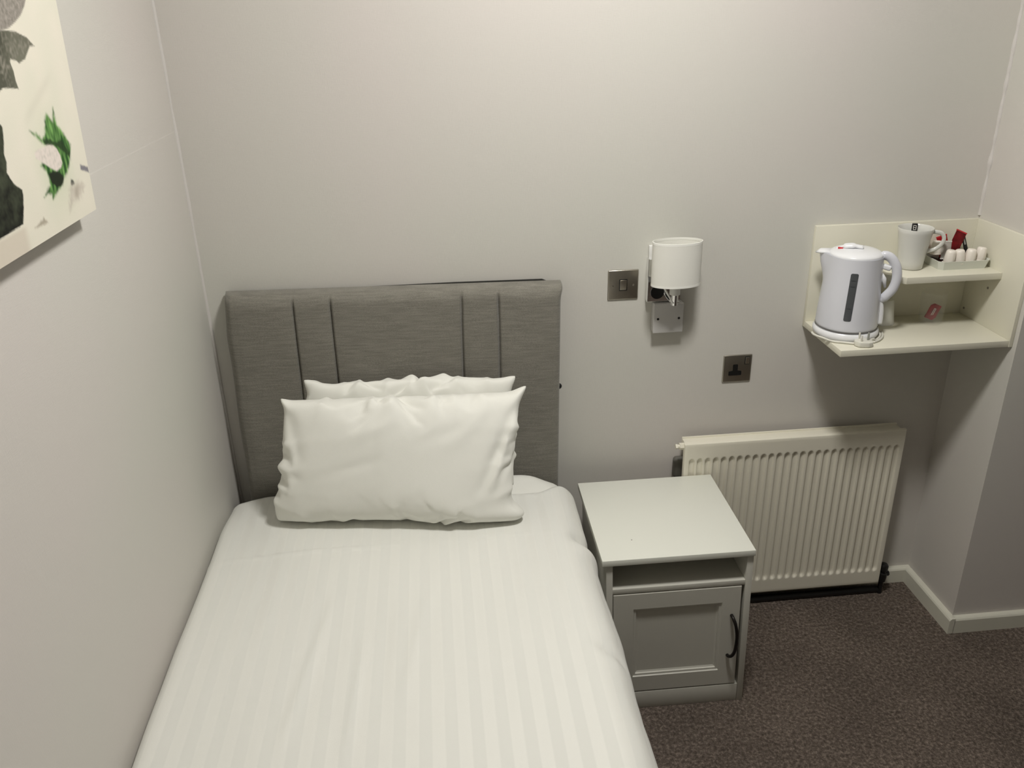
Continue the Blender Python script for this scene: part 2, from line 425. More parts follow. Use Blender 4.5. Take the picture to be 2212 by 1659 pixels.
def duvet():
    bm = bmesh.new(); ul = bm.loops.layers.uv.new('UVMap')
    nu, nv = 190, 250
    V = []; UV = {}
    Y1 = -1.985
    for i in range(nu):
        s = SL*i/(nu-1); x, z, nx, nzv = xsec(s); col = []
        # head hem line: nearer the headboard on the left
        for j in range(nv):
            v = j/(nv-1)
            yh = -.114-.080*sst(.50, .82, x)+.045*sst(.86, .95, x)+.004*nz3(x*9, 1)
            y = yh+(Y1-yh)*v
            d = (yh-y)                       # distance from the head edge
            xx, zz = x, z
            h = wr(x, y, s)*sst(0, .05, d)
            if nx == -1: h = min(h, 0)*.2
            roll = .028*(1-math.sqrt(max(0, 1-(1-min(1, d/.03))**2))) if d < .03 else 0
            xx += nx*h; zz += nzv*h
            if nzv > .3: zz -= roll; 
            else: xx -= nx*roll
            # mattress corner falls away at the wall side of the head
            zz -= .020*sst(.13, .0, x)*sst(-.30, -.12, y)
            # the top crowns a little and sinks at the wall side
            zz += .006*math.sin(PI*min(1, max(0, x/.97)))*sst(0, .2, d) if nzv > .5 else 0
            if s < .16: xx = max(xx, .0045)
            vt = bm.verts.new((xx, y, zz)); UV[vt] = (s, d); col.append(vt)
        V.append(col)
    for i in range(nu-1):
        for j in range(nv-1):
            f = bm.faces.new((V[i][j], V[i+1][j], V[i+1][j+1], V[i][j+1]))
            for l_ in f.loops: l_[ul].uv = UV[l_.vert]
    return bm
DV = link('duvet', duvet(), M['satin'], smooth=True)
tag(DV, 'white satin-striped duvet spread over the single bed', 'duvet')
so = DV.modifiers.new('thick', 'SOLIDIFY'); so.thickness = .004; so.offset = -1

# ------------------------------------------------------------------ pillows (inflated cloth cases)
def pillow_mesh(w, h, pressure, seed, frames=34):
    """two sheets sewn at the rim, blown up as cloth with pressure; returns the settled mesh"""
    nx, ny = 64, 40
    bm = bmesh.new(); F = {}; K = {}
    for i in range(nx+1):
        for j in range(ny+1):
            x, z = (i/nx-.5)*w, (j/ny-.5)*h
            rim = i in (0, nx) or j in (0, ny)
            q = .006*(1-abs(i/nx*2-1)**3)*(1-abs(j/ny*2-1)**3)
            F[i, j] = bm.verts.new((x, -q+.0012*nz3(x*30, z*30, seed), z))
            K[i, j] = F[i, j] if rim else bm.verts.new((x, q+.0012*nz3(x*30, z*30, seed+5), z))
    for i in range(nx):
        for j in range(ny):
            bm.faces.new((F[i, j], F[i+1, j], F[i+1, j+1], F[i, j+1]))
            bm.faces.new((K[i, j], K[i, j+1], K[i+1, j+1], K[i+1, j]))
    me = bpy.data.meshes.new('case'); bmesh.ops.recalc_face_normals(bm, faces=bm.faces); bm.to_mesh(me); bm.free()
    o = bpy.data.objects.new('case', me); C.objects.link(o)
    c = o.modifiers.new('cloth', 'CLOTH'); s = c.settings
    s.quality = 6; s.mass = .3; s.tension_stiffness = 18; s.compression_stiffness = 18; s.shear_stiffness = 8; s.bending_stiffness = .4
    s.air_damping = 4; s.use_pressure = True; s.uniform_pressure_force = pressure
    s.effector_weights.gravity = 0
    c.point_cache.frame_start = 1; c.point_cache.frame_end = frames+1
    sc_ = bpy.context.scene
    for f in range(1, frames+1): sc_.frame_set(f)
    dg = bpy.context.evaluated_depsgraph_get()
    out = bpy.data.meshes.new_from_object(o.evaluated_get(dg))
    bpy.data.objects.remove(o); bpy.data.meshes.remove(me); sc_.frame_set(1)
    return out
def pillow(name, label, w, h, thick, corners, seed, push, pressure=6, edge=None, folds=()):
    nx, ny = 64, 40
    me = pillow_mesh(w, h, pressure, seed)
    co_ = [v.co.copy() for v in me.vertices]
    # vertex order: per (i, j) front, then its back twin where not on the rim
    idx = {}; k = 0; ij = {}
    for i in range(nx+1):
        for j in range(ny+1):
            ij[k] = (i, j); idx[i, j] = [k]; k += 1
            if not (i in (0, nx) or j in (0, ny)): ij[k] = (i, j); idx[i, j].append(k); k += 1
    T = max(abs(c_.y) for c_ in co_)
    # settle the seams to a nearly straight outline: rows and columns keep their own creases
    rowx = {j: (co_[idx[0, j][0]].x, co_[idx[nx, j][0]].x) for j in range(ny+1)}
    colz = {i: (co_[idx[i, 0][0]].z, co_[idx[i, ny][0]].z) for i in range(nx+1)}
    TL, TR, BL, BR = [Vector(c_) for c_ in corners]
    nrm = ((TR-BL).cross(TL-BR)).normalized()
    if nrm.y > 0: nrm = -nrm           # towards the room
    for k_, v in enumerate(me.vertices):
        i, j = ij[k_]; c_ = co_[k_]
        a_, b_ = rowx[j]; u = (c_.x-a_)/(b_-a_); a_, b_ = colz[i]; q = (c_.z-a_)/(b_-a_)
        u = max(-.02, min(1.02, u)); q = max(-.02, min(1.02, q))
        l0, r0_, b0, t0 = edge(u, q)
        uu = l0+(1-l0-r0_)*u; qq = b0+(1-b0-t0)*q
        d = -c_.y/T; m_ = min(1, abs(d))
        m2 = m_**.62*(1 if d > 0 else -1)
        p = (BL*(1-uu)+BR*uu)*(1-qq)+(TL*(1-uu)+TR*uu)*qq
        e_ = 0
        if d > 0:
            for u0, q0, u1, q1, a1, w1 in folds:
                dx, dy = u1-u0, (q1-q0)*.6; t_ = ((u-u0)*dx+(q-q0)*.6*dy)/(dx*dx+dy*dy)
                if 0 < t_ < 1: e_ += a1*math.sin(PI*t_)**.6*math.exp(-((((u-u0-t_*dx)**2+((q-q0)*.6-t_*dy)**2)**.5)/w1)**2)
        p = p+nrm*(m2*thick*push(u, q, d)+e_)
        v.co = p
    lim = TOP+.008
    for v in me.vertices:
        if v.co.z < lim: v.co.z = lim+(v.co.z-lim)*.04
    for p_ in me.polygons: p_.use_smooth = True
    me.materials.clear(); me.materials.append(M['pillow']); me.name = name
    o = bpy.data.objects.new(name, me); C.objects.link(o)
    ms = o.modifiers.new('smooth', 'SUBSURF'); ms.levels = 1; ms.render_levels = 1
    return tag(o, label, 'pillow', None)
def ear(t, w_=.07): return math.exp(-(t/w_)**2)
def edge_back(u, q):
    tp = .020+.018*math.sin(u*7+.5)+.010*nz3(u*5, 1)
    return (.02*(1-ear(1-q)), .03*(1-ear(1-q, .1)), .02, tp*(1-ear(u)-ear(1-u)))
def edge_front(u, q):
    return (.022*(1-ear(1-q, .06))*(1-.9*math.exp(-((q-.14)/.14)**2)), .030*(1-ear(1-q, .10))-.062*math.exp(-((q-.06)/.07)**2),
            .008+.018*math.exp(-((u-.45)/.3)**2), .045*(1-ear(1-u, .05))*(1-ear(u, .03)*.5)+.012*u*(1-u))
pillow('pillow', 'plain white pillow standing at the back, mostly hidden, against the grey headboard', .72, .46, .040,
       [(.250, -.132, .928), (.818, -.134, .903), (.20, -.155, .575), (.82, -.180, .575)], 3,
       lambda u, q, d: 1, 5, edge_back)
pillow('pillow', 'plain white pillow propped in front of the other pillow, facing the room', .74, .48, .078,
       [(.203, -.222, .928), (.838, -.228, .915), (.150, -.275, .583), (.790, -.352, .578)], 8,
       lambda u, q, d: (1+.22*(1-q)) if d > 0 else .50, 5, edge_front,
       [(.975, .88, .86, .26, -.010, .022), (.99, .80, .91, .28, .007, .020), (.97, .62, .92, .20, -.006, .017), (.03, .92, .10, .50, -.009, .022), (.06, .80, .055, .30, .006, .018),
        (.03, .66, .08, .40, -.006, .018), (.18, .42, .46, .56, -.0035, .020), (.30, .72, .50, .86, .003, .022), (.445, .90, .43, .44, .003, .018), (.56, .66, .80, .80, -.003, .024), (.70, .60, .86, .92, .003, .03)])

# ------------------------------------------------------------------ bedside cabinet
NS = thing('bedside_cabinet', 'small grey-white bedside cabinet with an open shelf and one door, between bed and radiator', 'bedside cabinet', (1.0025, -.4704, 0), (0, 0, math.radians(-.46)))
w_, d_, h_ = .404, .3915, .516
RACK = .030
def rack(bm):    # the flat-pack carcass stands slightly out of square
    for v in bm.verts: v.co.x -= RACK*(v.co.z-.26)*.8
    return bm
link('top', rack(B(0, w_, 0, d_, h_-.018, h_, bev=.0012)), M['ns_lit'], NS, auto=40)
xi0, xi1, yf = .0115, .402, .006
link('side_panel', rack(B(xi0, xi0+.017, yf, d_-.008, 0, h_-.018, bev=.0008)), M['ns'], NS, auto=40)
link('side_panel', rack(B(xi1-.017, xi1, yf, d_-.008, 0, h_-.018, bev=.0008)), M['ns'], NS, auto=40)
link('back_panel', rack(B(xi0+.017, xi1-.017, d_-.016, d_-.010, .02, h_-.018)), M['ns'], NS)
link('shelf', rack(B(xi0+.0172, xi1-.0172, yf+.002, d_-.017, .402, .418, bev=.0012)), M['ns'], NS, auto=40)
link('plinth', rack(B(xi0+.0172, xi1-.0172, yf+.001, yf+.018, 0, .060, bev=.0015)), M['ns'], NS, auto=40)
link('bottom_panel', rack(B(xi0+.0172, xi1-.0172, yf+.019, d_-.017, .045, .060)), M['ns'], NS)
dx0, dx1, dz0, dz1 = xi0+.019, xi1-.0255, .064, .399
bm = bmesh.new()
px0, px1, pz0, pz1 = dx0+.054, dx1-.050, dz0+.052, dz1-.050
def ring(x0, x1, z0, z1, y): return [bm.verts.new(p) for p in ((x0, y, z0), (x1, y, z0), (x1, y, z1), (x0, y, z1))]
yd = yf+.001
rs = [ring(dx0, dx1, dz0, dz1, yd+.017), ring(dx0, dx1, dz0, dz1, yd+.001), ring(dx0+.001, dx1-.001, dz0+.001, dz1-.001, yd),
      ring(px0, px1, pz0, pz1, yd), ring(px0+.002, px1-.002, pz0+.002, pz1-.002, yd+.003), ring(px0+.008, px1-.008, pz0+.008, pz1-.008, yd+.0035),
      ring(px0+.009, px1-.009, pz0+.009, pz1-.009, yd+.007), ring(px0+.014, px1-.014, pz0+.014, pz1-.014, yd+.009)]
for a_, b_ in zip(rs, rs[1:]):
    for k in range(4): bm.faces.new((a_[k], a_[(k+1) % 4], b_[(k+1) % 4], b_[k]))
bm.faces.new(rs[0]); bm.faces.new(rs[-1])
DR = link('door', rack(bm), M['ns'], NS)
bm = bmesh.new()
hx = dx1-.022
tube(bm, spline([(hx-.001, yd, .305), (hx, yd-.012, .303), (hx+.004, yd-.021, .290), (hx+.008, yd-.025, .262), (hx+.009, yd-.025, .232), (hx+.006, yd-.024, .200), (hx+.001, yd-.018, .180), (hx-.004, yd-.008, .170), (hx-.005, yd, .168)], 6), .0046, 10)
link('handle', rack(bm), M['dark_metal'], DR, smooth=True)
bm = bmesh.new(); lathe(bm, [(.0018, 0), (.0018, .0003)], 12, c=(.095, .085, h_), cap0=True, cap1=True); link('scuff', rack(bm), M['scuff'], NS)

# ------------------------------------------------------------------ radiator
RX0, RX1, RZ0, RZ1, RY = 1.3198, 2.0068, .0535, .6207, -.079
RD = thing('radiator', 'white fluted panel radiator low on the back wall, behind the bedside cabinet', 'radiator', (RX0, 0, RZ0))
rw, rh = RX1-RX0, RZ1-RZ0
NF = 27; mgx = .012; pitch = (rw-2*mgx)/NF
xs = [0, .0015, .004]+[mgx+pitch*(i/8) for i in range(NF*8+1)]+[rw-.004, rw-.0015, rw]
za, zb = .052, rh-.052
zs = [0, .0015, .004, .012, .03]+[za+k for k in (-.008, -.005, -.003, -.001, .001, .004, .008, .014, .022)]+[za+.022+(zb-za-.044)*k/10 for k in range(1, 10)]+[zb+k for k in (-.022, -.014, -.008, -.004, -.001, .001, .003, .005, .008)]+[rh-.03, rh-.012, rh-.004, rh-.0015, rh]
def rad_y(x, z):
    y = RY
    if mgx <= x <= rw-mgx:
        q = ((x-mgx)/pitch) % 1
        g = sst(.10, .30, q)*(1-sst(.70, .92, q))
        e_ = min(z-za, zb-z)
        # groove ends are rounded
        rr = abs(q-.5)*pitch
        e2 = e_-.010*(rr/(pitch/2))**2*2
        y += .0075*g*sst(-.004, .006, e2)
    for t_ in (x, rw-x, z, rh-z):
        if t_ < .004: y += .004-math.sqrt(max(0, .004**2-(.004-t_)**2))
    return y
bm = bmesh.new()
V = [[bm.verts.new((x, rad_y(x, z), z)) for z in zs] for x in xs]
for i in range(len(xs)-1):
    for j in range(len(zs)-1): bm.faces.new((V[i][j], V[i+1][j], V[i+1][j+1], V[i][j+1]))
loop = [V[i][0] for i in range(len(xs))]+[V[-1][j] for j in range(1, len(zs))]+[V[i][-1] for i in range(len(xs)-2, -1, -1)]+[V[0][j] for j in range(len(zs)-2, 0, -1)]
back = [bm.verts.new((v.co.x, RY+.014, v.co.z)) for v in loop]
for i in range(len(loop)): bm.faces.new((loop[i], back[i], back[(i+1) % len(loop)], loop[(i+1) % len(loop)]))
bm.faces.new(back)
link('front_panel', bm, M['rad'], RD, auto=40)
bm = bmesh.new()
box(bm, .006, rw-.006, RY+.0145, RY+.052, rh-.022, rh-.006, bev=.003)
link('top_rail', bm, M['rad'], RD, auto=40)
bm = bmesh.new(); pts = []
nf = 40
A = []
for i in range(nf*2+1):
    x = .02+(rw-.04)*i/(nf*2); y = RY+.0145 if i % 4 in (0, 1) else RY+.048
    A.append((bm.verts.new((x, y, .03)), bm.verts.new((x, y, rh-.03))))
for a_, b_ in zip(A, A[1:]): bm.faces.new((a_[0], b_[0], b_[1], a_[1]))
fin = link('convector_fins', bm, M['rad'], RD)
sm = fin.modifiers.new('s', 'SOLIDIFY'); sm.thickness = .0008
link('back_rail', B(.006, rw-.006, RY+.050, RY+.054, rh-.03, rh-.001, bev=.001), M['rad'], RD, auto=40)
bm = bmesh.new()
def xcyl(bm, x0, x1, y, z, r, n=20):
    A = [bm.verts.new((x0, y+r*math.cos(2*PI*k/n), z+r*math.sin(2*PI*k/n))) for k in range(n)]
    Bq = [bm.verts.new((x1, y+r*math.cos(2*PI*k/n), z+r*math.sin(2*PI*k/n))) for k in range(n)]
    for k in range(n): bm.faces.new((A[k], A[(k+1) % n], Bq[(k+1) % n], Bq[k]))
    bm.faces.new(A[::-1]); bm.faces.new(Bq)
xcyl(bm, -.012, .008, -.062, rh-.013, .0105, 6); xcyl(bm, -.018, -.012, -.062, rh-.013, .006); xcyl(bm, -.024, -.018, -.062, rh-.013, .0085, 4)
link('bleed_valve', bm, M['rad'], RD, auto=40)
for zz in (.05,):
    bm = bmesh.new(); xcyl(bm, -.006, .01, -.060, zz, .012, 6); link('blanking_plug', bm, M['rad'], RD, auto=40)
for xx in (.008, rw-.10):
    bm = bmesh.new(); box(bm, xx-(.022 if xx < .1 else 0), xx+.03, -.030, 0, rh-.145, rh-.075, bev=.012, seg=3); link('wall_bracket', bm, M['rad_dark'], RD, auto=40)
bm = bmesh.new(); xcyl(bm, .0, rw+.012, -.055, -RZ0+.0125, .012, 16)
link('shadow_tube', bm, M['black'], RD, auto=40)  # black tube added to deepen the shadow band under the radiator
VL = bmesh.new()
xcyl(VL, rw-.008, rw+.014, -.062, .026, .010, 12)
lathe(VL, [(.012, -.004), (.0145, .014), (.0145, .028), (.010, .030), (.010, .038), (.0145, .040), (.0150, .056), (.011, .062), (.004, .064)], 16, c=(rw+.018, -.062, .0), cap0=True, cap1=True)
xcyl(VL, rw+.010, rw+.038, -.062, .024, .009, 6)
lathe(VL, [(.0075, -.059), (.0075, 0)], 14, c=(rw+.018, -.062, 0), cap0=True, cap1=True)
link('valve', VL, M['black'], RD, auto=40)

# ------------------------------------------------------------------ switches, sockets
def plate(parent, m=None, s=.043, t_=.0045):
    bm = bmesh.new(); box(bm, -s, s, -t_, 0, -s, s, bev=.0028, seg=3); return link('faceplate', bm, m or M['nickel'], parent, auto=40)
SW = thing('light_switch', 'brushed metal light switch with one rocker, left of the wall lamp', 'light switch', (1.1351, 0, 1.1003))
plate(SW)
link('rocker_surround', B(-.0115, .0115, -.0055, -.0040, -.0165, .0165, bev=.0012), M['black'], SW, auto=40)
bm = bmesh.new(); prism(bm, [(-.0055, -.014), (-.0062, -.014), (-.0085, .010), (-.0092, .0145), (-.0055, .0145)], 'x', -.0092, .0092, bev=.0006)
link('rocker', bm, M['nickel'], SW, auto=40)
for x in (-.030, .030):
    bm = bmesh.new(); lathe(bm, [(.0030, 0), (.0030, .0008), (.0015, .0012)], 16, cap0=True, cap1=True)
    bmesh.ops.rotate(bm, verts=bm.verts, cent=(0, 0, 0), matrix=Matrix.Rotation(PI/2, 3, 'X')); bmesh.ops.translate(bm, verts=bm.verts, vec=(x, -.0044, -.002))
    link('screw', bm, M['nickel'], SW, auto=40)
SK = thing('power_socket', 'brushed metal single power socket with black insert, above the radiator', 'power socket', (1.4858, 0, .8244))
plate(SK)
bm = bmesh.new()
r_ = .0035
prism(bm, [(-.018, -.0225), (.018, -.0225), (.0195, -.021), (.0195, -.0105), (.018, -.009), (.0075, -.007), (.0075, .011), (.006, .0125), (-.006, .0125), (-.0075, .011), (-.0075, -.007), (-.018, -.009), (-.0195, -.0105), (-.0195, -.021)], 'y', -.0056, -.004)
bmesh.ops.translate(bm, verts=bm.verts, vec=(-.006, 0, .001))
link('socket_insert', bm, M['black'], SK, auto=40)
link('rocker_surround', B(.021, .036, -.0055, -.0040, .012, .037, bev=.001), M['black'], SK, auto=40)
bm = bmesh.new(); prism(bm, [(-.0055, .014), (-.0062, .014), (-.0082, .031), (-.0088, .035), (-.0055, .035)], 'x', .0228, .0342, bev=.0005)
link('rocker', bm, M['nickel'], SK, auto=40)

JB = thing('blanking_box', 'white square surface box with blank cover plate and two screws, directly below the wall lamp', 'junction box', (1.262, 0, 1.004))
link('box', B(-.042, .042, -.024, .0006, -.043, .043, bev=.002), M['jb'], JB, auto=40)
link('cover_plate', B(-.043, .043, -.031, -.0245, -.0435, .0435, bev=.002, seg=3), M['jb'], JB, auto=40)
for x in (-.030, .030):
    bm = bmesh.new(); lathe(bm, [(.0034, 0), (.0034, .0008)], 16, cap0=True, cap1=True)
    bmesh.ops.rotate(bm, verts=bm.verts, cent=(0, 0, 0), matrix=Matrix.Rotation(PI/2, 3, 'X')); bmesh.ops.translate(bm, verts=bm.verts, vec=(x, -.0308, -.001))
    link('screw', bm, M['black'], JB, auto=40)

# ------------------------------------------------------------------ wall lamp
WL = thing('wall_lamp', 'chrome wall lamp with an oval white fabric shade, unlit, on the back wall', 'wall lamp', (1.250, 0, 1.05))
link('reflection_block', B(-.047, .035, -.012, 0, .122, .160, bev=.002), M['plastic'], WL, auto=40)  # white block added for the wall's bright reflection in the chrome
link('wall_plate', B(-.050, .045, -.022, 0, .002, .125, bev=.0015), M['chrome'], WL, auto=40)
SC = (.012, -.078)
def shade_ring(z, k): return [(SC[0]+k*.0675*math.cos(2*PI*i/64), SC[1]+k*.038*math.sin(2*PI*i/64), z) for i in range(64)]
def loops(bm, L, close=False):
    rs = [[bm.verts.new(p) for p in l_] for l_ in L]; n = len(rs[0])
    prs = list(zip(rs, rs[1:]))+([(rs[-1], rs[0])] if close else [])
    for a_, b_ in prs:
        for i in range(n): bm.faces.new((a_[i], a_[(i+1) % n], b_[(i+1) % n], b_[i]))
    return rs
z0s, z1s = .068, .187
bm = bmesh.new(); loops(bm, [shade_ring(z0s, .985), shade_ring(z0s, 1), shade_ring(z1s, 1), shade_ring(z1s, .985), shade_ring((z0s+z1s)/2, .98)], True)
SHD = link('shade', bm, M['shade'], WL, auto=60)
bm = bmesh.new(); loops(bm, [shade_ring(z1s-.001, 1.005), shade_ring(z1s+.0012, 1.003), shade_ring(z1s+.0015, .975), shade_ring(z1s-.005, .975), shade_ring(z1s-.005, 1.005)], True)
link('top_trim', bm, M['shade_in'], SHD, auto=60)
bm = bmesh.new(); loops(bm, [shade_ring(z0s+.005, 1.004), shade_ring(z0s-.001, 1.003), shade_ring(z0s-.001, .975), shade_ring(z0s+.005, .975)], True)
link('bottom_trim', bm, M['shade_in'], SHD, auto=60)
bm = bmesh.new()
tube(bm, [(.005, -.022, .022), (.005, -.040, .020), (.008, -.060, .016), (.012, -.078, .014)], .006, 12)
tube(bm, [(.012, -.078, .010), (.012, -.078, .055)], .010, 16)
link('arm', bm, M['chrome'], WL, smooth=False, auto=40)
bm = bmesh.new(); tube(bm, [(.012, -.078, .040), (.012, -.078, .080)], .0145, 20); link('lamp_holder', bm, M['plastic'], WL, auto=40)
bm = bmesh.new(); lathe(bm, [(.010, .078), (.012, .086), (.019, .100), (.021, .115), (.017, .130), (.008, .138), (.001, .140)], 24, c=(.012, -.078, 0), cap0=True, cap1=True); link('bulb', bm, M['plastic'], WL, smooth=True)
bm = bmesh.new(); tube(bm, [(-.018, -.060, .062), (.006, -.085, .018)], .0026, 8); tube(bm, [(.006, -.085, .018), (.024, -.085, .020)], .0026, 8); link('shade_carrier', bm, M['chrome'], WL, auto=50)
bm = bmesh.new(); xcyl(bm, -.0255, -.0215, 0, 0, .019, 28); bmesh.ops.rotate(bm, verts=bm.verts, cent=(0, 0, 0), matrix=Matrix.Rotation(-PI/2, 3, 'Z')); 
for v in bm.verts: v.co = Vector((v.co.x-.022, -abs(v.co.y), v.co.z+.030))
link('dark_reflection', bm, M['black'], WL, auto=40)  # black disc added for the dark reflection in the chrome plate

# ------------------------------------------------------------------ corner shelf unit
HX0, HD, HZ0, HZT = 1.6713, .2465, .9652, 1.2427
SH = thing('wall_shelf', 'white melamine corner shelf unit in the alcove above the radiator', 'shelf', (HX0, 0, HZ0))
sw = R-HX0
PT = .011
link('back_panel', B(.0, sw-PT, -.014, -.0003, -.018, HZT-HZ0, bev=.0008), M['shelf'], SH, auto=40)
link('side_panel', B(sw-PT, sw-.0004, -HD-.002, -.0003, -.018, HZT-HZ0, bev=.0008), M['shelf'], SH, auto=40)
link('lower_shelf', B(.0, sw-PT-.0003, -HD, -.0143, -.018, 0, bev=.0008), M['shelf'], SH, auto=40)
uz = 1.1291-HZ0; ux = 1.832-HX0
bm = bmesh.new(); prism(bm, [(ux, -.0143), (ux, -.120), (ux+.040, -.161), (sw-PT-.0003, -.161), (sw-PT-.0003, -.0143)], 'z', uz-.018, uz, bev=.0008)
link('upper_shelf', bm, M['shelf'], SH, auto=40)
for y, z in ((-.115, 1.072-HZ0), (-.030, .985-HZ0)):
    bm = bmesh.new(); xcyl(bm, sw-PT-.0008, sw-PT+.001, y, z, .0035, 12); link('screw_cap', bm, M['scuff'], SH)

# ------------------------------------------------------------------ kettle
KA = math.radians(-28)
KC = (1.741, -.118)
KZ = HZ0
KB = thing('kettle_stand', 'white round kettle power base under the kettle, cord and plug lying round it', 'kettle base', (KC[0], KC[1], KZ), (0, 0, KA))
bm = bmesh.new(); lathe(bm, [(.001, .002), (.078, .002), (.084, .004), (.0865, .010), (.0865, .018), (.082, .023), (.001, .0235)], 64, cap0=True, cap1=True)
link('base', bm, M['kettle_lid'], KB, auto=45)
bm = bmesh.new(); lathe(bm, [(.080, 0), (.080, .003)], 64, cap0=True, cap1=True); link('foot_ring', bm, M['rad_dark'], KB, auto=45)
def loc(wx, wy, z=0):   # world xy -> base local
    v = Matrix.Rotation(-KA, 2) @ Vector((wx-KC[0], wy-KC[1])); return (v.x, v.y, z)
cr_ = .0032
cw = []
for k in range(0, 15):     # round the front of the base from the left to the plug
    a_ = math.radians(176+k*6.2); rr = .0915+.002*math.sin(k)
    cw.append((KC[0]+rr*math.cos(a_), KC[1]+rr*math.sin(a_), cr_+.0005))
cw += [(1.7345, -.2135, cr_+.001)]
bm = bmesh.new(); tube(bm, spline([loc(*p) for p in cw], 4), cr_, 8)
cw2 = [(KC[0]+.0915*math.cos(math.radians(a_)), KC[1]+.0915*math.sin(math.radians(a_)), cr_+.0005+(.0052 if 268 < a_ < 300 else .0)) for a_ in range(272, 396, 8)]
tube(bm, spline([loc(*p) for p in cw2], 4), cr_, 8)
cw3 = [(KC[0]+.097*math.cos(math.radians(a_))+.001, KC[1]+.098*math.sin(math.radians(a_)), cr_+.0005) for a_ in range(292, 352, 8)]
tube(bm, spline([loc(*p) for p in cw3], 4), cr_, 8)
link('cord', bm, M['cord'], KB, smooth=True)
# three-pin plug lying on its back, pins up
bm = bmesh.new()
pc = loc(1.745, -.2165); pr = Matrix.Rotation(math.radians(18), 3, 'Z')
P2 = [(-.024, -.008), (-.014, -.020), (.010, -.022), (.022, -.016), (.025, 0), (.022, .014), (.008, .019), (-.012, .017), (-.022, .008)]
prism(bm, P2, 'z', .0008, .015, bev=.003)
bmesh.ops.rotate(bm, verts=bm.verts, cent=(0, 0, 0), matrix=pr); bmesh.ops.translate(bm, verts=bm.verts, vec=(pc[0], pc[1], 0))
PL = link('plug', bm, M['cord'], KB, auto=40)
for (x, y, l_, hh) in ((.012, 0, .004, .021), (-.008, -.011, .0032, .017), (-.008, .011, .0032, .017)):
    bm = bmesh.new(); box(bm, x-l_/2-.0005, x+l_/2+.0005, y-.0018, y+.0018, .0145, .015+hh, bev=.0005)
    bmesh.ops.rotate(bm, verts=bm.verts, cent=(0, 0, 0), matrix=pr); bmesh.ops.translate(bm, verts=bm.verts, vec=(pc[0], pc[1], 0))
    link('pin', bm, M['cord'] if l_ < .004 else M['greypaper'], PL, auto=40)

KT = thing('kettle', 'white plastic jug kettle with grey water window and looped handle, on the lower shelf', 'kettle', (KC[0], KC[1], KZ+.0245), (0, 0, KA))
def kr(z): return .0815-.009*sst(0, .2, z)-.001*(z/.2)
KH = .200
prof = [(.001, 0), (.076, 0), (.0795, .002), (.0815, .007)]+[(kr(z_), z_) for z_ in [.012+i*(KH-.012)/14 for i in range(15)]]
bm = bmesh.new(); n = 72; rings = []
for r0, z_ in prof:
    rg = []
    for i in range(n):
        a_ = 2*PI*i/n; r = r0
        # spout: beak pulled out of the rim at -x
        da = abs((a_-PI+PI) % (2*PI)-PI)
        sp_ = math.exp(-(da/.28)**2)*sst(.115, KH, z_)
        r += .020*sp_
        rg.append(bm.verts.new((r*math.cos(a_), r*math.sin(a_), z_+.006*sp_*sst(.17, KH, z_))))
    rings.append(rg)
for a_, b_ in zip(rings, rings[1:]):
    for i in range(n): bm.faces.new((a_[i], a_[(i+1) % n], b_[(i+1) % n], b_[i]))
bm.faces.new(rings[0][::-1])
top = rings[-1]; inner = [bm.verts.new((v.co.x*.965, v.co.y*.965, v.co.z-.001)) for v in top]
for i in range(n): bm.faces.new((top[i], top[(i+1) % n], inner[(i+1) % n], inner[i]))
bm.faces.new(inner)
link('body', bm, M['kettle'], KT, auto=50)
bm = bmesh.new(); lathe(bm, [(.0812, .0015), (.0822, .0015), (.0822, .0035), (.0812, .0035)], 64); link('base_seam', bm, M['rad_dark'], KT, auto=40)
bm = bmesh.new(); lathe(bm, [(.0685, -.002), (.0695, .002), (.068, .006), (.058, .011), (.040, .0145), (.018, .016), (.001, .0163)], 56, c=(0, 0, KH), cap0=True, cap1=True)
LD = link('lid', bm, M['kettle_lid'], KT, smooth=True)
bm = bmesh.new(); tube(bm, spline([(-.052, 0, KH+.010), (-.030, 0, KH+.019), (-.008, 0, KH+.022), (.016, 0, KH+.019)], 5), [.004]*5+[.007]*6+[.005]*5, 12, flat=2.0)
link('lid_tab', bm, M['kettle_lid'], LD, smooth=True)
bm = bmesh.new(); box(bm, -.047, -.034, -.012, -.005, KH+.0135, KH+.0175, bev=.001); link('lid_mark', bm, M['red'], LD, auto=40)
bm = bmesh.new(); tube(bm, [(-.102, 0, KH-.002), (-.088, 0, KH+.006), (-.064, 0, KH+.009)], [.003, .012, .012], 14, flat=1.6); 
for v in bm.verts: v.co.z = KH-.004+(v.co.z-KH+.004)*.55
link('spout', bm, M['kettle_lid'], KT, smooth=True)
# handle in the local xz plane
hp = [(.058, 0, KH-.002), (.074, 0, KH+.002), (.090, 0, KH-.006), (.104, 0, KH-.028), (.109, 0, KH-.058), (.104, 0, KH-.086), (.093, 0, KH-.104), (.082, 0, KH-.118), (.072, 0, KH-.124)]
sp2 = spline(hp, 6); m_ = len(sp2)
bm = bmesh.new(); tube(bm, sp2, [(.010 if 3 < i < m_-8 else .0085 if i <= 3 else .0085-.003*(i-m_+8)/8) for i in range(m_)], 16, flat=1.25, up=(0, 1, 0))
HN = link('handle', bm, M['kettle'], KT, smooth=True)
bm = bmesh.new(); tube(bm, spline([(.072, 0, KH-.118), (.080, 0, KH-.14), (.083, 0, KH-.165), (.083, 0, KH-.188)], 5), [.005]+[.007]*15, 12, flat=1.3, up=(0, 1, 0)); link('handle_post', bm, M['kettle_lid'], HN, smooth=True)
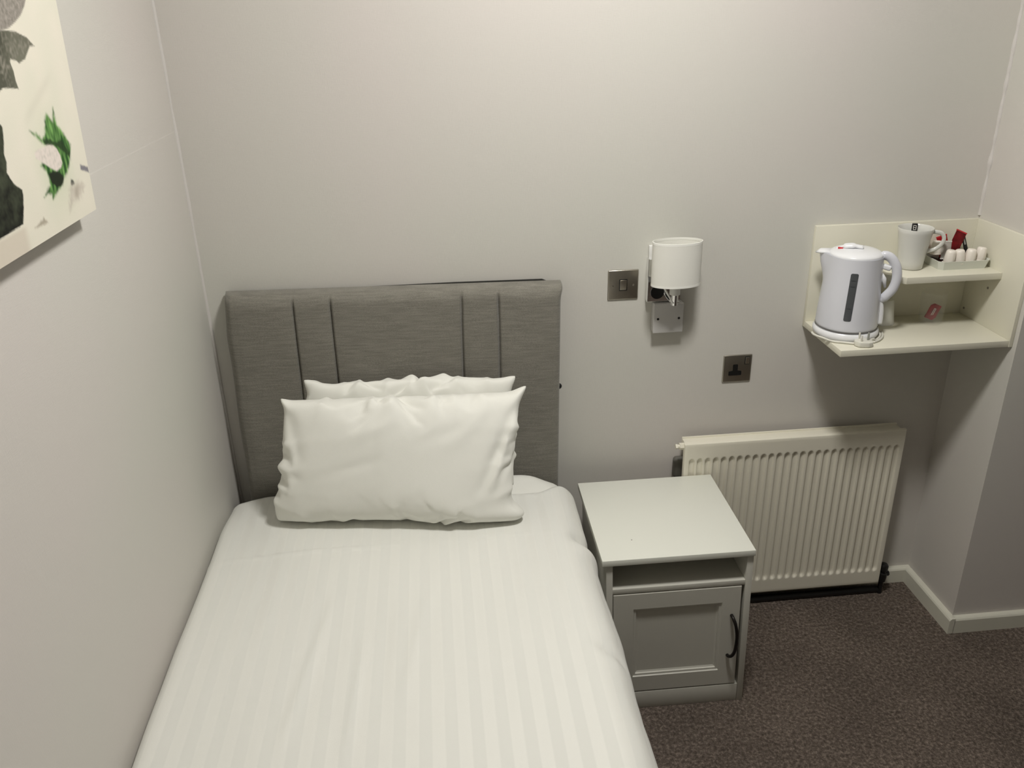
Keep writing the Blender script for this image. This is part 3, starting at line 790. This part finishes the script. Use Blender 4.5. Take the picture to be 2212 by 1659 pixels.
bm = bmesh.new(); box(bm, .070, .092, -.009, .009, KH-.036, KH-.022, bev=.004, seg=3); bmesh.ops.rotate(bm, verts=bm.verts, cent=(.08, 0, KH-.03), matrix=Matrix.Rotation(math.radians(14), 3, 'Y')); link('switch', bm, M['kettle_lid'], KT, auto=40)
bm = bmesh.new(); tube(bm, [(.070, 0, KH-.045), (.078, 0, KH-.062), (.084, 0, KH-.085)], [.003, .007, .003], 10); link('inner_grip', bm, M['kettle_lid'], HN, smooth=True)
def wrap(bm, x0, x1, z0, z1, off, rad, nu=10, nv=24, skew=0):
    # rounded-rectangle patch following the body, facing -y
    cen = [bm.verts.new(((0), 0, 0))]; bm.verts.remove(cen[0])
    pts_ = []
    rr = min(rad, (x1-x0)/2)
    for cx_, cz_, a0 in ((x1-rr, z1-rr, 0), (x0+rr, z1-rr, 90), (x0+rr, z0+rr, 180), (x1-rr, z0+rr, 270)):
        for k in range(5):
            a_ = math.radians(a0+k*22.5); pts_.append((cx_+rr*math.cos(a_), cz_+rr*math.sin(a_)))
    def P_(x, z, o_): 
        r = kr(z)+o_; th = x/r+skew*z; return (r*math.sin(th), -r*math.cos(th), z)
    F_ = []
    # build as horizontal strips for curvature
    zz = sorted({round(p[1], 5) for p in pts_}|{z0+(z1-z0)*k/nv for k in range(nv+1)})
    rows = []
    for z in zz:
        if z > z1-rr: hw = rr-math.sqrt(max(0, rr*rr-(z-(z1-rr))**2))
        elif z < z0+rr: hw = rr-math.sqrt(max(0, rr*rr-((z0+rr)-z)**2))
        else: hw = 0
        a0, a1 = x0+hw, x1-hw
        rows.append([bm.verts.new(P_(a0+(a1-a0)*k/nu, z, off)) for k in range(nu+1)])
    for a_, b_ in zip(rows, rows[1:]):
        for k in range(nu): bm.faces.new((a_[k], a_[k+1], b_[k+1], b_[k]))
bm = bmesh.new(); wrap(bm, -.0088, .0108, .036, .166, .0006, .0045, skew=.35)
WN = link('water_window', bm, M['window_grey'], KT, smooth=True)
for z in (.070, .130, .146):
    bm = bmesh.new(); wrap(bm, -.005, .006, z, z+.0012, .0009, .0003, 4, 2, skew=.35); link('level_mark', bm, M['window_line'], WN)

# ------------------------------------------------------------------ things on the shelves
UZ = 1.1291
MG = thing('mug', 'tall white tapered china mug with a looped handle, on the upper shelf', 'mug', (1.926, -.072, UZ))
bm = bmesh.new()
prof = [(.001, .0), (.029, 0), (.0325, .003), (.0340, .02), (.0375, .055), (.0437, .100), (.0465, .112), (.0458, .1135), (.044, .1115), (.041, .098), (.035, .055), (.0315, .02), (.028, .008), (.001, .007)]
lathe(bm, prof, 56, cap0=True, cap1=True); link('body', bm, M['china'], MG, auto=60)
bm = bmesh.new()
tube(bm, spline([(.038, -.008, .100), (.052, -.013, .101), (.067, -.017, .097), (.074, -.019, .083), (.069, -.018, .066), (.055, -.014, .053), (.036, -.009, .047)], 6), .0042, 10, flat=1.35, up=(0, 1, 0))
link('handle', bm, M['china'], MG, smooth=True)
CS = thing('stick_sachet', 'dark stick sachet with a pale ring mark, standing inside the mug', 'sachet', (1.938, -.048, UZ+.012), (math.radians(-6), 0, math.radians(-20)))
bm = bmesh.new(); box(bm, -.0075, .0075, -.0018, .0018, 0, .104, bev=.0015); link('packet', bm, M['black'], CS, auto=40)
bm = bmesh.new()
for (x0, x1, z0, z1) in ((-.004, .004, .086, .0875), (-.004, .004, .0975, .099), (-.004, -.0025, .086, .099), (.0025, .004, .086, .099), (-.003, .003, .092, .0932)):
    box(bm, x0, x1, -.0022, -.0017, z0, z1)
link('mark', bm, M['paper'], CS)

TR_ = thing('tray', 'white rectangular serving tray with cut corners, on the upper shelf beside the mug', 'tray', (1.985, 0, UZ))
tw, ty0, ty1 = .1505, -.118, -.020
def cut(x0, x1, y0, y1, c_): return [(x0+c_, y0), (x1-c_, y0), (x1, y0+c_), (x1, y1-c_), (x1-c_, y1), (x0+c_, y1), (x0, y1-c_), (x0, y0+c_)]
bm = bmesh.new()
def lp(P_, z): return [(x, y, z) for x, y in P_]
rs = loops(bm, [lp(cut(.006, tw-.006, ty0+.006, ty1-.006, .010), 0), lp(cut(0, tw, ty0, ty1, .012), .024), lp(cut(.003, tw-.003, ty0+.003, ty1-.003, .011), .024), lp(cut(.009, tw-.009, ty0+.009, ty1-.009, .009), .004)])
bm.faces.new(rs[0][::-1]); bm.faces.new(rs[-1]); link('tray_body', bm, M['tray'], TR_)
# dark sachets lying in the tray
def flat_sachet(name, label, cat, c_, size, rot, m, grp=None, mark=None):
    t_ = thing(name, label, cat, c_, rot, grp)
    bm = bmesh.new(); w2, h2 = size[0]/2, size[1]
    def f(u, v):
        return ((u-.5)*2*w2, -.0028*math.sin(PI*u)*math.sin(PI*v), v*h2)
    A_ = grid(bm, 9, 9, f)
    bmesh.ops.solidify(bm, geom=bm.faces[:], thickness=.0012)
    link('packet', bm, m, t_, auto=50)
    for a_, b_ in ((h2-.003, h2+.0005), (-.0005, .003)): link('crimp', B(-w2, w2, -.0012, .0018, a_, b_), mark or m, t_)
    return t_
TZ = UZ+.0052
for x, y, r in ((2.010, -.060, 10), (2.045, -.055, -14), (2.080, -.060, 8), (2.108, -.052, -6)):
    bm = bmesh.new(); box(bm, -.016, .016, -.040, .040, 0, .009, bev=.003)
    bmesh.ops.rotate(bm, verts=bm.verts, cent=(0, 0, 0), matrix=Matrix.Rotation(math.radians(r), 3, 'Z'))
    o = link('coffee_sachet', bm, M['black'], auto=40); o.location = (x, y, TZ)
    tag(o, {2.010: 'black sachet lying flat at the left end of the tray under the milk pots', 2.045: 'black sachet lying flat in the tray between first and second milk pot', 2.080: 'black sachet lying flat in the tray under the third milk pot', 2.108: 'black sachet lying flat at the right end of the tray'}[x], 'sachet', 'black sachets lying in the tray')
# upside-down milk pots standing on the sachets
pots = [(2.021, -.098, 2, 'leftmost in the tray front row'), (2.050, -.100, -3, 'second from left in the tray front row'),
        (2.0795, -.099, 3, 'third from left in the tray front row'), (2.1115, -.093, -9, 'rightmost on the tray, tilted')]
def milk():
    bm = bmesh.new()
    lathe(bm, [(.001, 0), (.0165, 0), (.0168, .0012), (.0135, .0022), (.0128, .006), (.0112, .026), (.0100, .031), (.0075, .033), (.001, .0333)], 28, cap0=True, cap1=True)
    bmesh.ops.scale(bm, verts=bm.verts, vec=(1.0, 1.0, 1.12)); 
    for v in bm.verts:
        if v.co.z > .004: v.co.x *= 1.17; v.co.y *= 1.17
    for v in bm.verts:      # fluted wall
        if .003 < v.co.z < .030:
            a_ = math.atan2(v.co.y, v.co.x); k = 1+.03*math.cos(a_*8); v.co.x *= k; v.co.y *= k
    return bm
m0 = None
for x, y, rr, lb in pots+[(2.010, -.052, 6, 'at the back of the tray behind the mug handle')]:
    if m0 is None: o = link('milk_pot', milk(), M['pot'], auto=50); m0 = o
    else: o = m0.copy(); C.objects.link(o)
    zz = TZ+.0095 if y < -.08 else TZ+.021
    o.location = (x, y, zz+(.0027 if abs(rr) > 5 else .001)); o.rotation_euler = (math.radians(4), math.radians(rr), math.radians(rr*20))
    o['group'] = 'milk pots on the tray'; o['label'] = 'small upside-down milk pot, '+lb; o['category'] = 'milk pot'
flat_sachet('tea_sachet', 'large glossy dark red sachet standing askew at the back of the tray', 'sachet', (2.046, -.062, TZ+.018), (.034, .074), (math.radians(-10), math.radians(24), 0), M['darkred'], mark=M['red'])
flat_sachet('tea_sachet', 'smaller bright red sachet leaning behind the mug handle at the back of the tray', 'sachet', (2.046, -.038, TZ+.014), (.030, .058), (math.radians(-8), math.radians(-16), 0), M['red'])
flat_sachet('sugar_sachet', 'grey-green sachet standing between the red sachet and black stick', 'sachet', (2.072, -.052, TZ+.016), (.028, .044), (math.radians(-12), math.radians(-14), 0), M['greypaper'])
flat_sachet('sugar_sachet', 'white paper sachet standing behind the leftmost milk pot', 'sachet', (2.026, -.072, TZ+.014), (.028, .050), (math.radians(-12), math.radians(4), 0), M['paper'])
t = thing('stick_sachet', 'black stick sachet leaning left behind the third milk pot', 'sachet', (2.100, -.055, TZ+.018), (math.radians(-12), math.radians(-16), 0))
bm = bmesh.new(); box(bm, -.0055, .0055, -.0015, .0015, 0, .058, bev=.0012); link('packet', bm, M['black'], t, auto=40)
bm = bmesh.new(); box(bm, -.0020, .0020, -.0018, -.0014, .030, .046); link('print', bm, M['greypaper'], t)

GL = thing('drinking_glass', 'clear glass tumbler holding a red sachet, on the lower shelf', 'glass', (2.012, -.078, HZ0))
bm = bmesh.new(); lathe(bm, [(.001, 0), (.029, 0), (.0315, .003), (.034, .05), (.0355, .092), (.0350, .0928), (.0340, .0918), (.0325, .05), (.0298, .010), (.001, .008)], 56, cap0=True, cap1=True)
link('tumbler', bm, M['glass'], GL, auto=60)
t = thing('tea_sachet', 'dark red sachet with pale lettering, standing tilted inside the clear glass', 'sachet', (2.004, -.084, HZ0+.0125), (math.radians(-8), math.radians(24), math.radians(-8)))
bm = bmesh.new(); prism(bm, [(-.015, .0), (.009, .0), (.015, .010), (.015, .046), (-.007, .046), (-.015, .038)], 'y', -.0018, .0018, bev=.0008); link('packet', bm, M['darkred'], t, auto=40)
bm = bmesh.new()
for (x0, x1, z0, z1) in ((-.002, .0, .012, .034), (.002, .004, .014, .034), (-.002, .004, .032, .034)): box(bm, x0, x1, -.0022, -.0017, z0, z1)
link('print', bm, M['paper'], t)
CP = thing('cup', 'small white upturned cup on the lower shelf behind the kettle handle', 'cup', (1.880, -.052, HZ0))
bm = bmesh.new(); lathe(bm, [(.0345, 0), (.0355, .001), (.034, .004), (.030, .03), (.026, .064), (.0235, .069), (.001, .0695)], 48, cap1=True)
link('cup_body', bm, M['cup_clear'], CP, auto=60); CP.children[0].modifiers.new('s', 'SOLIDIFY').thickness = -.0012

# ------------------------------------------------------------------ canvas print on the left wall
PO = {
'stone_top' : [(256, 369), (115, 375), (107, 351), (114, 332), (124, 323), (142, 312), (163, 304), (185, 297), (203, 294), (217, 293), (272, 291), (294, 298)],
'stone' : [(299, 287), (217, 293), (193, 293), (170, 291), (155, 287), (136, 282), (125, 275), (116, 270), (133, 270), (148, 260), (157, 254), (180, 249), (187, 253), (204, 256), (208, 253), (203, 240), (203, 227), (199, 216), (215, 218), (247, 221), (257, 218), (338, 214)],
'dark' : [(342, 206), (289, 184), (279, 177), (274, 173), (278, 157), (287, 137), (285, 127), (291, 114), (283, 102), (275, 94), (258, 84), (258, 77), (266, 59), (278, 39), (353, 36), (432, 35)],
'green' : [(193, 157), (171, 149), (156, 139), (142, 149), (136, 164), (123, 175), (114, 165), (107, 160), (95, 180), (95, 166), (94, 155), (81, 144), (67, 130), (56, 118), (64, 102), (76, 89), (91, 79), (108, 73), (119, 64), (140, 59), (164, 50), (164, 59), (175, 62), (192, 60), (175, 68), (164, 73), (162, 83), (166, 94), (181, 105), (166, 111), (130, 129), (155, 132), (168, 140)],
'deep' : [(156, 139), (129, 137), (112, 129), (88, 131), (66, 106), (68, 99), (84, 109), (108, 123), (134, 128), (153, 132)],
'hole' : [(160, 89), (147, 91), (125, 87), (111, 79), (109, 71), (121, 64), (138, 64), (156, 75)],
'stamen' : [(194, 125), (182, 128), (160, 129), (139, 129), (122, 126), (111, 119), (104, 108), (102, 97), (110, 90), (130, 88), (151, 97), (173, 108), (193, 118)],
'slate' : [(32, 82), (2, 73), (2, 64), (35, 74)],
'bit' : [(82, 67), (73, 64), (71, 57), (82, 56), (86, 59)],
'soft' : [(87, 57), (52, 57), (30, 47), (55, 33), (92, 30), (111, 22), (99, 45)],
'tri' : [(246, 25), (209, 32), (198, 23), (230, 24)],
}
def sdist(P_, x, y):
    ins = False; best = 1e9; n = len(P_)
    for i in range(n):
        x1, y1 = P_[i]; x2, y2 = P_[(i+1) % n]
        if (y1 > y) != (y2 > y) and x < (x2-x1)*(y-y1)/(y2-y1)+x1: ins = not ins
        dx, dy = x2-x1, y2-y1; t_ = max(0, min(1, ((x-x1)*dx+(y-y1)*dy)/(dx*dx+dy*dy+1e-9)))
        q = (x-x1-t_*dx)**2+(y-y1-t_*dy)**2
        if q < best: best = q
    return math.sqrt(best) if ins else -math.sqrt(best)
BBX = {k: (min(p[0] for p in v)-8, max(p[0] for p in v)+8, min(p[1] for p in v)-8, max(p[1] for p in v)+8) for k, v in PO.items()}
def mixc(a_, b_, t_): return tuple(a_[i]*(1-t_)+b_[i]*t_ for i in range(3))
def art(u, v):
    g = nz3(u*.02, v*.02, 1)
    c = mixc(s2l((226, 220, 206)), s2l((218, 216, 200)), .5+.5*g)
    # printed ground strip and soft petal lines
    gl = sst(38, 30, v)*sst(262, 285, u); c = mixc(c, s2l((206, 197, 182)), gl*.9)
    c = mixc(c, s2l((200, 196, 182)), .35*math.exp(-((v-(235-.45*(u-60)))/9)**2)*sst(60, 110, u)*sst(215, 180, u))
    fine = nz3(u*.16, v*.16, 3); fine2 = nz3(u*.4, v*.4, 8); mid = nz3(u*.05, v*.05, 6)
    def ap(k, col, soft=1.5, a_=1.0):
        nonlocal c
        b_ = BBX[k]
        if not (b_[0] < u < b_[1] and b_[2] < v < b_[3]): return
        d = sdist(PO[k], u, v)+fine*soft*.6
        c = mixc(c, col, a_*sst(-soft, soft, d))
    ap('stone_top', mixc(s2l((128, 124, 116)), s2l((160, 153, 145)), .5+.9*fine+.5*fine2), 1.2)
    dk = sst(180, 235, u)*.6+sst(250, 285, v)*.2
    ap('stone', mixc(mixc(s2l((112, 112, 98)), s2l((48, 50, 38)), min(1, dk)), s2l((150, 146, 134)), max(0, .12+.7*fine+.5*mid)), 1.2)
    ap('dark', mixc(s2l((62, 68, 52)), s2l((14, 18, 10)), min(1, max(0, .35+.6*sst(110, 40, v)+.8*mid+.3*fine))), 1.2)
    gd = math.hypot(u-128, (v-100)*.8)
    halo = math.exp(-(gd/52)**2)*.30; c = mixc(c, s2l((150, 185, 130)), halo if u > 60 else halo*.4)
    ap('green', mixc(s2l((120, 168, 92)), s2l((34, 78, 30)), min(1, max(0, .5+1.1*nz3(u*.13, v*.05, 2)+.25*sst(150, 110, v)))), 4.0)
    ap('deep', s2l((28, 52, 22)), 2.5, .9)
    ap('hole', s2l((24, 36, 18)), 2)
    ap('stamen', mixc(s2l((222, 212, 204)), s2l((190, 186, 176)), max(0, min(1, .15+fine*.8))), 1.8)
    ap('slate', s2l((128, 126, 132)), 2); ap('bit', s2l((70, 74, 68)), 2); ap('soft', mixc(s2l((170, 160, 148)), s2l((205, 198, 186)), .5+mid), 9, .8)
    ap('tri', s2l((168, 160, 144)), 3)
    return c
CT = .016                                # stretcher depth
ch, cwid = .60, .80
tilt = math.atan(.010/.333)
CV = thing('canvas_picture', 'unframed canvas print of a white flower and grey stones on the left wall', 'picture', (.035-.004, -.689, 1.511), (0, tilt, 0))
bm = bmesh.new(); cl = bm.loops.layers.float_color.new('print')
us = [i*2.0 for i in range(0, 190)]; us += [380+i*20 for i in range(0, 22)]
vs_ = [i*2.0 for i in range(0, 190)]+[380+i*20 for i in range(0, 12)]
us = [u for u in us if u <= cwid*1000]; vs_ = [v for v in vs_ if v <= ch*1000]
cols = {}; V = []
for u in us:
    row = []
    for v in vs_:
        q = bm.verts.new((.004, -u/1000, v/1000)); cols[q] = art(u, v); row.append(q)
    V.append(row)
for i in range(len(us)-1):
    for j in range(len(vs_)-1):
        f = bm.faces.new((V[i][j], V[i][j+1], V[i+1][j+1], V[i+1][j]))
        for l_ in f.loops: l_[cl] = (*cols[l_.vert], 1)
pr_ = link('print', bm, M['print'], CV, smooth=True)
umax, vmax = us[-1]/1000, vs_[-1]/1000
link('stretcher', B(.0038-CT, .0038, -umax, 0, 0, vmax, bev=.0006), M['canvas_side'], CV, auto=40)

# ------------------------------------------------------------------ camera and view
cam = bpy.data.cameras.new('camera'); co = bpy.data.objects.new('camera', cam); C.objects.link(co)
yaw, pitch, roll, foc = .0877, .4218, -.0252, 1827.0
cy, sy, cp_, sp_ = math.cos(yaw), math.sin(yaw), math.cos(pitch), math.sin(pitch)
fw = Vector((sy*cp_, cy*cp_, -sp_)); r0 = Vector((cy, -sy, 0)); u0 = r0.cross(fw)
rt = r0*math.cos(roll)+u0*math.sin(roll); up_ = -r0*math.sin(roll)+u0*math.cos(roll)
co.matrix_world = Matrix(((rt.x, up_.x, -fw.x, .6216), (rt.y, up_.y, -fw.y, -2.2289), (rt.z, up_.z, -fw.z, 1.8209), (0, 0, 0, 1)))
cam.sensor_width = 36; cam.lens = foc*36/2212; cam.clip_start = .02
sc_ = bpy.context.scene; sc_.camera = co
w = bpy.data.worlds.new('world'); sc_.world = w; w.use_nodes = True
w.node_tree.nodes['Background'].inputs[0].default_value = (.5, .5, .5, 1); w.node_tree.nodes['Background'].inputs[1].default_value = .1
vs = sc_.view_settings; vs.view_transform = 'Standard'; vs.look = 'None'; vs.gamma = 1; vs.use_curve_mapping = False; vs.exposure = 0
sc_.cycles.max_bounces = 10; sc_.cycles.diffuse_bounces = 6
